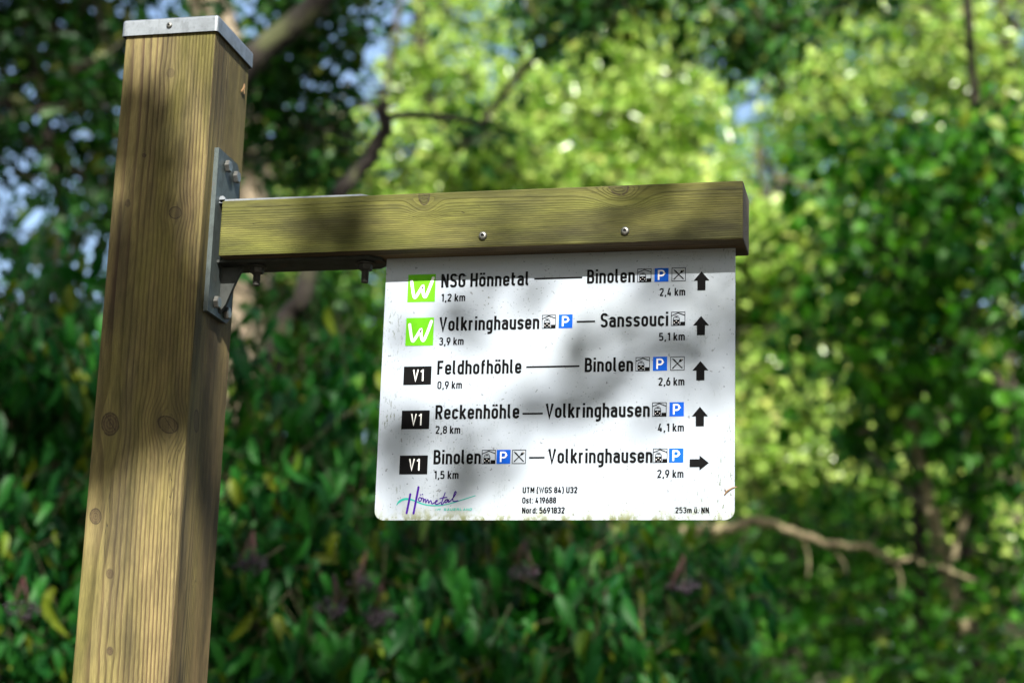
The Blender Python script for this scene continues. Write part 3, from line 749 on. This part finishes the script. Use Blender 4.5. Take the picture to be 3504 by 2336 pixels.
shrub('elder shrub with some yellowing leaflets directly under the white panel', 13, (.5, 2.75, 0),
      [(1500, 1980, 5.00, 330, 0.45, 150, 87), (1500, 2260, 4.77, 360, 0.45, 220, 132), (1950, 1900, 5.12, 300, 0.45, 110, 57), (2000, 2180, 4.89, 330, 0.45, 230, 128), (1600, 1700, 5.35, 320, 0.39, 200, 70), (2350, 2030, 5.23, 200, 0.39, 200, 45), (2300, 2330, 5.00, 260, 0.45, 200, 75)],
      [(2340, 2010, 4.52), (1250, 1990, 4.63), (1790, 1960, 4.63)])

# ---- trees
def tree(label, seed, trunk, blobs, leaf, bark, ln=.08, wd=.62, size=.4, per=16, down=.25, group='trees behind the signpost', limbs=True, twig=.006, near=False, extra=(), name='tree', up=.6):
    """trunk: (list of points, r0, r1); blobs: (u, v, D, ru, rd, rv, n) masses of sprays, each reached by a limb"""
    foot = np.array(trunk[0][0]); root_ = empty(name, foot); tag(root_, label, 'tree', group)
    cr = Crown(seed); rng = cr.rng; tb = MB()
    branch(tb, [np.array(p) - foot for p in trunk[0]], trunk[1], trunk[2], 10)
    for pts, a, b in extra: branch(tb, [np.array(p) - foot for p in pts], a, b, 8)
    top = np.array(trunk[0][-1]); 
    for (u, v, D, ru, rd, rv, n) in blobs:
        c = at(u, v, D); k = D / FPX
        C = blob(rng, c, (ru * k, rd, rv * k), n)
        cr.sprays(C - foot, size, per, ln, wd, down, near, 1.3, up, twig)
        if limbs:
            P = [np.array(p) for p in trunk[0]]; i = int(rng.integers(max(1, len(P) // 2), len(P)))
            s0 = P[i]; mid = (s0 + c) / 2 + rng.normal(size=3) * .15 + [0, 0, .15]
            branch(tb, [s0 - foot, mid - foot, c - foot], trunk[2] * .8, .012, 6)
            for q in C[::9]: branch(tb, [(c + (mid - c) * rng.random() * .6) - foot, (c + q) / 2 - foot + rng.normal(size=3) * .06, q - foot], .012, .004, 4)
    b = len(tb.v); tb.v += cr.tw.v; tb.f += [[i + b for i in f] for f in cr.tw.f]; tb.m += cr.tw.m
    tb.obj('trunk', bark, root_, True)
    cr.foliage('crown', leaf, root_)
    return root_
def col_at(u, v, D, du=0):   # a foot on the ground under a seen point
    p = at(u, v, D); return np.array([p[0] + du, p[1], 0])

# pale trunk behind the post
D = 10.5
tree('pale smooth trunk rising right behind the wooden post', 21,
     ([col_at(760, 1700, D), at(740, 1900, D), at(775, 1430, D), at(850, 900, D), at(850, 580, D), at(770, 200, D), at(715, 20, D), at(660, -400, D)], .16, .13),
     [(1000, 420, 10, 200, .6, 150, 26), (650, -250, 10, 400, .6, 160, 30), (400, 500, 11, 120, .3, 160, 8)],
     L_OAK, BK_PALE, .085, .55, .45, 16)
D = 6.4
tree('dark brown limb crossing behind the top of the post towards the upper right', 22,
     ([col_at(560, 1600, D), at(560, 1500, D), at(600, 800, D), at(740, 370, D), at(880, 190, D), at(1000, 90, D), at(1120, -30, D), at(1300, -300, D)], .066, .034),
     [(960, 330, 7.5, 180, .4, 150, 34), (1090, 130, 7.4, 130, .4, 120, 18), (1120, -90, 7, 130, .4, 80, 12), (1080, 560, 7.5, 170, .4, 120, 18), (1000, 40, 7.2, 130, .4, 90, 12), (960, 1020, 7.5, 200, .4, 90, 16)], L_OAK, BK_SHADED, .085, .55, .4, 16, limbs=False)
# broken dead trunk
D = 5.5
rt = empty('dead_tree', col_at(900, 1700, D)); tag(rt, 'leafless broken trunk bending up behind the arm beam, with two bare stubs', 'tree', None); F0 = np.array(rt.location)
rng = np.random.default_rng(5); mb = MB(); branch(mb, [F0 * 0, at(880, 1800, D) - F0, at(950, 1190, D) - F0, at(1035, 1020, D) - F0, at(1075, 880, D) - F0, at(1180, 640, D) - F0, at(1275, 530, D) - F0, at(1310, 440, D) - F0, at(1305, 350, D) - F0], .033, .017, 9, .005, rng)
mb.obj('trunk', BK_SHADED, rt, True)
mb = MB(); branch(mb, [at(1300, 395, D) - F0, at(1325, 365, D) - F0, at(1375, 342, D) - F0], .0095, .0035, 6); mb.obj('stub', BK_SHADED, rt, True)
mb = MB(); branch(mb, [at(1305, 410, D) - F0, at(1380, 395, D) - F0, at(1480, 398, D) - F0, at(1590, 412, D) - F0, at(1650, 432, D) - F0], .0105, .007, 6); mb.obj('branch', BK_SHADED, rt, True)

# shady oak over the upper left with sky showing through
tree('dark leafy oak in the upper left corner with bright sky through its gaps', 23,
     ([col_at(-500, 1500, 8), at(-480, 1500, 8), at(-420, 800, 8), at(-300, 200, 8), at(-150, -400, 8)], .16, .07),
     [(150, 150, 8.0, 230, .6, 90, 24), (330, 300, 7.6, 150, .5, 140, 22), (60, 420, 7.6, 130, .5, 110, 12), (300, 620, 7.4, 130, .5, 120, 13), (250, 830, 7.0, 100, .5, 110, 7),
      (350, 60, 8, 150, .5, 80, 18), (260, 1050, 7, 120, .4, 90, 7), (-200, 500, 8, 250, .6, 700, 60), (300, -200, 8, 500, .6, 180, 60), (20, -20, 8, 200, .5, 70, 15)],
     L_OAK, BK_DARK, .10, .5, .42, 17, .4)
tree('dark oak boughs hanging into the top edge of the picture from the right', 30,
     ([col_at(3900, 1500, 7.6), at(3900, 1400, 7.6), at(3800, 300, 7.6), at(3400, -280, 7.6), at(2700, -260, 7.7), at(1900, -260, 7.8)], .12, .04),
     [(1950, 20, 7.8, 200, .4, 110, 26), (2620, 70, 7.7, 170, .4, 150, 30), (2250, -100, 7.8, 300, .4, 90, 20), (1640, 430, 8.2, 120, .4, 60, 7), (2900, -60, 7.6, 200, .4, 90, 12), (3350, 560, 8.2, 170, .4, 100, 12)],
     L_OAK, BK_DARK, .08, .55, .4, 16, .5)
# sunlit maples across the middle
GB = 'sunlit maples in the clearing behind'
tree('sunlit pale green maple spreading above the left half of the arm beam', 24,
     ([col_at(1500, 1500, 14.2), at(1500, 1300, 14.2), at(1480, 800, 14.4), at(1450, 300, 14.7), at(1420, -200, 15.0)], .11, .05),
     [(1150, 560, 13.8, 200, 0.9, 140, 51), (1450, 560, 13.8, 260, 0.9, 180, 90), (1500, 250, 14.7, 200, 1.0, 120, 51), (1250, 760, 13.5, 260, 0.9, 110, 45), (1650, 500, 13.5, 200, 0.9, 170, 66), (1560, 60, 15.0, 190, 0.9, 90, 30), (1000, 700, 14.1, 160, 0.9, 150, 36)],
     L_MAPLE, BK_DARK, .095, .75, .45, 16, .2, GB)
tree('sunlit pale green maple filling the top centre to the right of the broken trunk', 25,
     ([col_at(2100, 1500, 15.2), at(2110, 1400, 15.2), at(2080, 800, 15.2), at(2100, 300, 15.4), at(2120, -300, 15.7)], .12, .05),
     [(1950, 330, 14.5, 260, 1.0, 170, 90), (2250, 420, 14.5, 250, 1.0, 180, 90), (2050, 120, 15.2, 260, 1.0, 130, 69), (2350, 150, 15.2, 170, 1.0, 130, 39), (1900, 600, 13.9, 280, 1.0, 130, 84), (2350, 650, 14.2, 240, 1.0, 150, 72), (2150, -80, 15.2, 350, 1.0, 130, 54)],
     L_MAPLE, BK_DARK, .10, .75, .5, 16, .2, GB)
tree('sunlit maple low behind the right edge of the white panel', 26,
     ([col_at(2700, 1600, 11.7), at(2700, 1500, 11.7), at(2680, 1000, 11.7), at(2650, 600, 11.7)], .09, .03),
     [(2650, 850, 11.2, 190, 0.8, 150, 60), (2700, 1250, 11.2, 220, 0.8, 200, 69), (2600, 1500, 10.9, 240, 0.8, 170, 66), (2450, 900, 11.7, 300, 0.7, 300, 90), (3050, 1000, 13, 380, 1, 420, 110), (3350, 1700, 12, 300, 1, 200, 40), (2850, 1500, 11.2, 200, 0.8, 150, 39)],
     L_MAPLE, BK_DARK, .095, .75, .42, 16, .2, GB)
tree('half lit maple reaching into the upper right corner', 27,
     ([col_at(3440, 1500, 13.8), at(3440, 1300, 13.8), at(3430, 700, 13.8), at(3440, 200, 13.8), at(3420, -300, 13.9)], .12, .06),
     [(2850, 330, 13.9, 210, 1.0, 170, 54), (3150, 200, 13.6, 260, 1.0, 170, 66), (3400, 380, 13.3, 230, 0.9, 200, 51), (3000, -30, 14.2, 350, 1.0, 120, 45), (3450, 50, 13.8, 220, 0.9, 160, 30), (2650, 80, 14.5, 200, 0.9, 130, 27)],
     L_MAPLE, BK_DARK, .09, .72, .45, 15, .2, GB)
# shady hazel on the right, nearer
D = 7.9
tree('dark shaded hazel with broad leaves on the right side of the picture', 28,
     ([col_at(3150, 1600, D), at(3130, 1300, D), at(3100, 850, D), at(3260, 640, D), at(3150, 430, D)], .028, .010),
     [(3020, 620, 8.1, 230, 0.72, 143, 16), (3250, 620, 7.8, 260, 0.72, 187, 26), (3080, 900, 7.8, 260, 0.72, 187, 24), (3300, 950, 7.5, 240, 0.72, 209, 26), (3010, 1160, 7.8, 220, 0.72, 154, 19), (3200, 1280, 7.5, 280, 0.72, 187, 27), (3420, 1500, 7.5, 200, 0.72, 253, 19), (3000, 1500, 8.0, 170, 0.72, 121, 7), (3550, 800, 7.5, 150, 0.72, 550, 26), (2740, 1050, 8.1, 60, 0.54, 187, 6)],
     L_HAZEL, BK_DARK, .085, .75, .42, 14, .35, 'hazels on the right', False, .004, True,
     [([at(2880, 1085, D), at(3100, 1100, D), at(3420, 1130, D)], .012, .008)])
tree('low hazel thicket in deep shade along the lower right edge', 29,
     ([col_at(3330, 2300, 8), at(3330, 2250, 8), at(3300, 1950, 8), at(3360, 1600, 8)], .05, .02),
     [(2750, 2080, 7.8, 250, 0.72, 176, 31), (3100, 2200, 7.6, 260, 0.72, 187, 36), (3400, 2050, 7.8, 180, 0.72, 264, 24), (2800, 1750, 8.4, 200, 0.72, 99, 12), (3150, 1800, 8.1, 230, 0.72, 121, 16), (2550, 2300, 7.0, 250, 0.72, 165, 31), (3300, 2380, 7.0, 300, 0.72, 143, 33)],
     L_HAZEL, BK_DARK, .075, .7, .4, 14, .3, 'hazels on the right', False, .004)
# bare twigs catching the sun
D = 7.3
rt = empty('fallen_branch', at(2330, 1745, D)); F0 = np.array(rt.location); tag(rt, 'bare pale branch hanging slantwise in the sun to the lower right of the panel', 'branch')
rng = np.random.default_rng(77)
mb = MB(); branch(mb, [at(2330, 1820, D) - F0, at(2480, 1800, D) - F0, at(2600, 1785, D) - F0, at(2740, 1825, D) - F0, at(2830, 1862, D) - F0, at(2960, 1875, D) - F0, at(3060, 1915, D) - F0, at(3180, 1925, D) - F0, at(3330, 1985, D) - F0], .024, .006, 8, .006, rng); mb.obj('bough', BK_TWIG, rt, True)
for (a, b, c, d) in ((2740, 1825, 2765, 1980), (2600, 1770, 2570, 1640), (2960, 1875, 3010, 1790), (3060, 1915, 3080, 2040), (2830, 1862, 2900, 1960)):
    mb = MB(); branch(mb, [at(a, b, D) - F0, at((a + c) / 2 + 14, (b + d) / 2, D) - F0, at(c, d, D - .1) - F0], .006, .002, 5); mb.obj('side_shoot', BK_TWIG, rt, True)

D = 7.6
tree('slender pale trunk showing in sunlit patches between the leaves at the lower right corner', 31,
     ([col_at(3420, 2500, D), at(3420, 2480, D), at(3330, 2200, D), at(3240, 1980, D), at(3190, 1760, D), at(3100, 1400, D)], .055, .022),
     [(3060, 1480, 8.2, 130, .4, 120, 8), (3380, 1900, 8.3, 110, .4, 110, 8)], L_HAZEL, BK_TWIG, .08, .7, .42, 14)
# closed wood further back
cr = Crown(40); rng = cr.rng
far = [(-1300, 1500, 16, 750, 2, 900, 420), (-2600, 1300, 16, 900, 2, 1100, 420), (4700, 1200, 16, 900, 2, 1200, 420), (3000, 1850, 17, 900, 2, 330, 260), (2000, 1900, 30, 3000, 3, 700, 700), (2100, 1400, 22, 1700, 2, 480, 700), (1700, 2150, 20, 2600, 2, 480, 650), (1450, 850, 24, 700, 1.5, 260, 190), (2500, 700, 25, 1000, 1.5, 420, 230),
       (3200, 300, 26, 700, 1.5, 450, 230), (950, 1150, 16, 400, 1.2, 200, 120), (2150, 120, 27, 700, 1.5, 330, 100), (300, 1700, 14, 700, 1, 330, 160)]
for (u, v, D, ru, rd, rv, n) in far:
    C = blob(rng, at(u, v, D), (ru * D / FPX, rd, rv * D / FPX), n); cr.sprays(C, 1.0, 26, .15, .7, .25, False, 1.4, .6, 0)
tag(cr.foliage('far_wood', L_FAR, None), 'wood far behind the signpost, its leaves blurred into one green mass', 'wood', kind='stuff')

# ---- tall trees behind the viewer: their boughs throw the dappled shade
POLY = {
 'sign': [(0.593, 1.627), (0.651, 1.614), (0.651, 1.508), (0.565, 1.54), (0.485, 1.536), (0.427, 1.513), (0.362, 1.505), (0.297, 1.484), (0.213, 1.493), (0.207, 1.581), (0.286, 1.564), (0.359, 1.565), (0.408, 1.593), (0.473, 1.611), (0.538, 1.629)],
 'beam1': [(0.116, 1.79), (0.197, 1.771), (0.195, 1.692), (0.111, 1.711)],
 'beam2': [(0.279, 1.769), (0.368, 1.748), (0.349, 1.713), (0.274, 1.73)],
 'beam3': [(0.498, 1.717), (0.657, 1.68), (0.656, 1.588), (0.51, 1.621)],
 'post': [(-0.133, 1.94), (-0.095, 1.919), (-0.059, 1.89), (-0.042, 1.821), (-0.015, 1.717), (0.015, 1.696), (0.019, 1.571), (-0.01, 1.555), (-0.071, 1.541), (-0.134, 1.513), (-0.155, 1.58), (-0.124, 1.713), (-0.094, 1.735), (-0.085, 1.819), (-0.127, 1.841)],
}
def inside(p, poly):
    x, y = p[:, 0], p[:, 1]; r = np.zeros(len(p), bool); n = len(poly)
    for i in range(n):
        (x0, y0), (x1, y1) = poly[i - 1], poly[i]
        if y0 == y1: continue
        r ^= ((y0 > y) != (y1 > y)) & (x < (x1 - x0) * (y - y0) / (y1 - y0) + x0)
    return r
def sunpt(a, b, t): return np.outer(a, E1) + np.outer(b, E2) + np.outer(t, SUN)

foot = np.array([3.2, -5.6, 0.]); rt = empty('tree', foot)
tag(rt, 'tall oak standing behind the viewer, whose low bough shades the sign', 'tree', 'trees behind the viewer')
cr = Crown(51); rng = cr.rng; tb = MB()
branch(tb, [[0, 0, 0], [-.05, 0, 2.5], [.0, -.05, 5], [.1, -.1, 8.5]], .17, .08, 10)
dens = {'sign': 78, 'beam1': 240, 'beam2': 80, 'beam3': 110, 'post': 900, 'veil': 48}
POLY['veil'] = [(.18, 1.72), (.66, 1.62), (.66, 1.48), (.50, 1.50), (.30, 1.46), (.20, 1.48)]
for k, q in POLY.items():
    q = np.array(q); lo, hi = q.min(0), q.max(0); n = int(dens[k] * np.prod(hi - lo) * 10)
    ab = lo + rng.random((n, 2)) * (hi - lo); ab = ab[inside(ab, q)]
    tt_ = 5.6 + rng.random(len(ab)) * 2.4
    Pp = sunpt(ab[:, 0], ab[:, 1], tt_) - foot
    m = len(Pp); D_ = rng.normal(size=(m, 3)); N_ = rng.normal(size=(m, 3)) * .5 + SUN
    L = .055 * (.7 + .6 * rng.random(m))
    D_ = unit(D_ - N_ * (np.sum(D_ * N_, 1) / np.sum(N_ * N_, 1))[:, None])
    cr.put(*leaves(Pp - D_ * L[:, None] * .5, D_, N_, L, L * .6, rng))
    c = sunpt([q[:, 0].mean()], [q[:, 1].mean()], [6.2])[0] - foot
    for i in range(0, m, 12): tb.tube([c, (c + Pp[i]) / 2, Pp[i]], [.003, .002, .001], 3, 0, False)
def up_sprays(n, a0, a1, b0, b1, t0, t1, fn=None, size=.5, per=18, ln=.11):
    ab = np.stack([a0 + (a1 - a0) * rng.random(n), b0 + (b1 - b0) * rng.random(n)], 1)
    if fn is not None: ab = ab[fn(ab)]
    C = sunpt(ab[:, 0], ab[:, 1], t0 + (t1 - t0) * rng.random(len(ab))) - foot
    def keep(B):   # leave the window through which the sun reaches the sign
        W = B + foot; a = W @ E1; b = W @ E2
        return ~((a > -.19) & (a < .73) & (b < 2.02) & (b > 1.0))
    cr.sprays(C, size, per, ln, .6, .2, False, 1.2, .6, .006, keep)
UPPER = True
for k in range(3):   # boughs: patches of shade with sunny gaps between
    a, b, t0 = -2.0 + 5.6 * rng.random(), 2.45 + 3.0 * rng.random(), 6 + 3 * rng.random()
    up_sprays(16, a - .38, a + .38, b - .2, b + .2, t0, t0 + .8)
up_sprays(24, -2.2, 3.2, 2.15, 4.6, 5.5, 9.5)
up_sprays(110, .9, 3.4, 1.0, 2.2, 5.5, 8)
up_sprays(110, -2.6, -.3, 1.0, 2.2, 5.5, 8)
up_sprays(60, .9, 3.6, 4.2, 5.8, 7, 11)
def canopy(n, x0, x1, y0, y1, z0, z1, ln=.14):  # box of leaves added out of view to hold back sky light
    C = np.stack([x0 + (x1 - x0) * rng.random(n), y0 + (y1 - y0) * rng.random(n), z0 + (z1 - z0) * rng.random(n)], 1) - foot
    def keep(B):
        W = B + foot; a = W @ E1; b = W @ E2; e = ln * .9
        return ~((a > -.2 - e) & (a < .73 + e) & (b < 2.02 + e) & (b > .8))
    cr.sprays(C, .6, 18, ln, .6, .2, False, 1.2, .8, .006, keep)
canopy(600, -3, 7, -6.5, 1.2, 6.2, 9)
canopy(350, 2.5, 7, -7, 1, 2.5, 6.5)
canopy(420, -1, 7, -9.5, -7.5, 1.0, 6)
for q in ([.9, 1.75, 6.2], [1.6, 2.9, 7], [-1.4, 3.0, 7.5], [2.2, 4.6, 9], [.2, 3.6, 8.]):
    e = sunpt([q[0]], [q[1]], [q[2]])[0] - foot
    branch(tb, [[0, 0, min(7.5, max(3.6, e[2] * .7))], e * .55 + np.array([0, 0, e[2] * .35]), e], .06, .012, 7)
branch(tb, [sunpt([.9], [1.75], [6.2])[0] - foot, sunpt([.62], [1.57], [6.2])[0] - foot, sunpt([.42], [1.55], [6.2])[0] - foot, sunpt([.24], [1.54], [6.2])[0] - foot], .012, .004, 5)
b = len(tb.v); tb.v += cr.tw.v; tb.f += [[i + b for i in f] for f in cr.tw.f]; tb.m += cr.tw.m
tb.obj('trunk', BK_DARK, rt, True); cr.foliage('crown', L_OAK, rt)
foot = np.array([-4.2, -5.0, 0.]); rt = empty('tree', foot)
tag(rt, 'unseen oak added behind the viewer on the left to shade the upper left trees', 'tree', 'trees behind the viewer')
cr = Crown(52); rng = cr.rng; tb = MB()  # this tree is added out of view so the upper left falls into shade
branch(tb, [[0, 0, 0], [.05, 0, 3], [.0, -.05, 7], [.1, -.1, 11]], .2, .08, 10)
up_sprays(300, -4.6, -1.2, 4.2, 7.6, 6, 10)
up_sprays(150, -2.3, .9, 5.6, 8.8, 8, 12)
up_sprays(110, -3.6, -1.6, 2.4, 4.4, 6, 9)
canopy(450, -8, -2, -6.5, 1.5, 6.2, 9)
canopy(350, -7, -2.8, -7, 0, 2.5, 6.5)
canopy(200, -7, -1, -9.5, -7.5, 1.0, 6)
for q in ([-3.8, 5, 8], [-2.0, 6, 8], [-2.4, 3.4, 7.5]):
    e = sunpt([q[0]], [q[1]], [q[2]])[0] - foot
    branch(tb, [[0, 0, min(9, e[2] * .7)], e * .55 + np.array([0, 0, e[2] * .35]), e], .07, .012, 7)
b = len(tb.v); tb.v += cr.tw.v; tb.f += [[i + b for i in f] for f in cr.tw.f]; tb.m += cr.tw.m
tb.obj('trunk', BK_DARK, rt, True); cr.foliage('crown', L_OAK, rt)

# unseen leaf walls added on the viewer's side to shut out most of the sky
foot = np.zeros(3); cr = Crown(60); rng = cr.rng
canopy(1200, -14, 14, -15, -11.5, 0, 13, .3)
canopy(420, 8.5, 11, -12, 5, 0, 9, .3)
canopy(300, -12, -9, -12, 1, 0, 9, .3)
canopy(330, -9, 9, -11, -5.5, 8.5, 11.5, .24)
tag(cr.foliage('leaf_wall', L_OAK, None), 'unseen leaf walls added behind the viewer to shut out sky light', 'wood', kind='stuff')
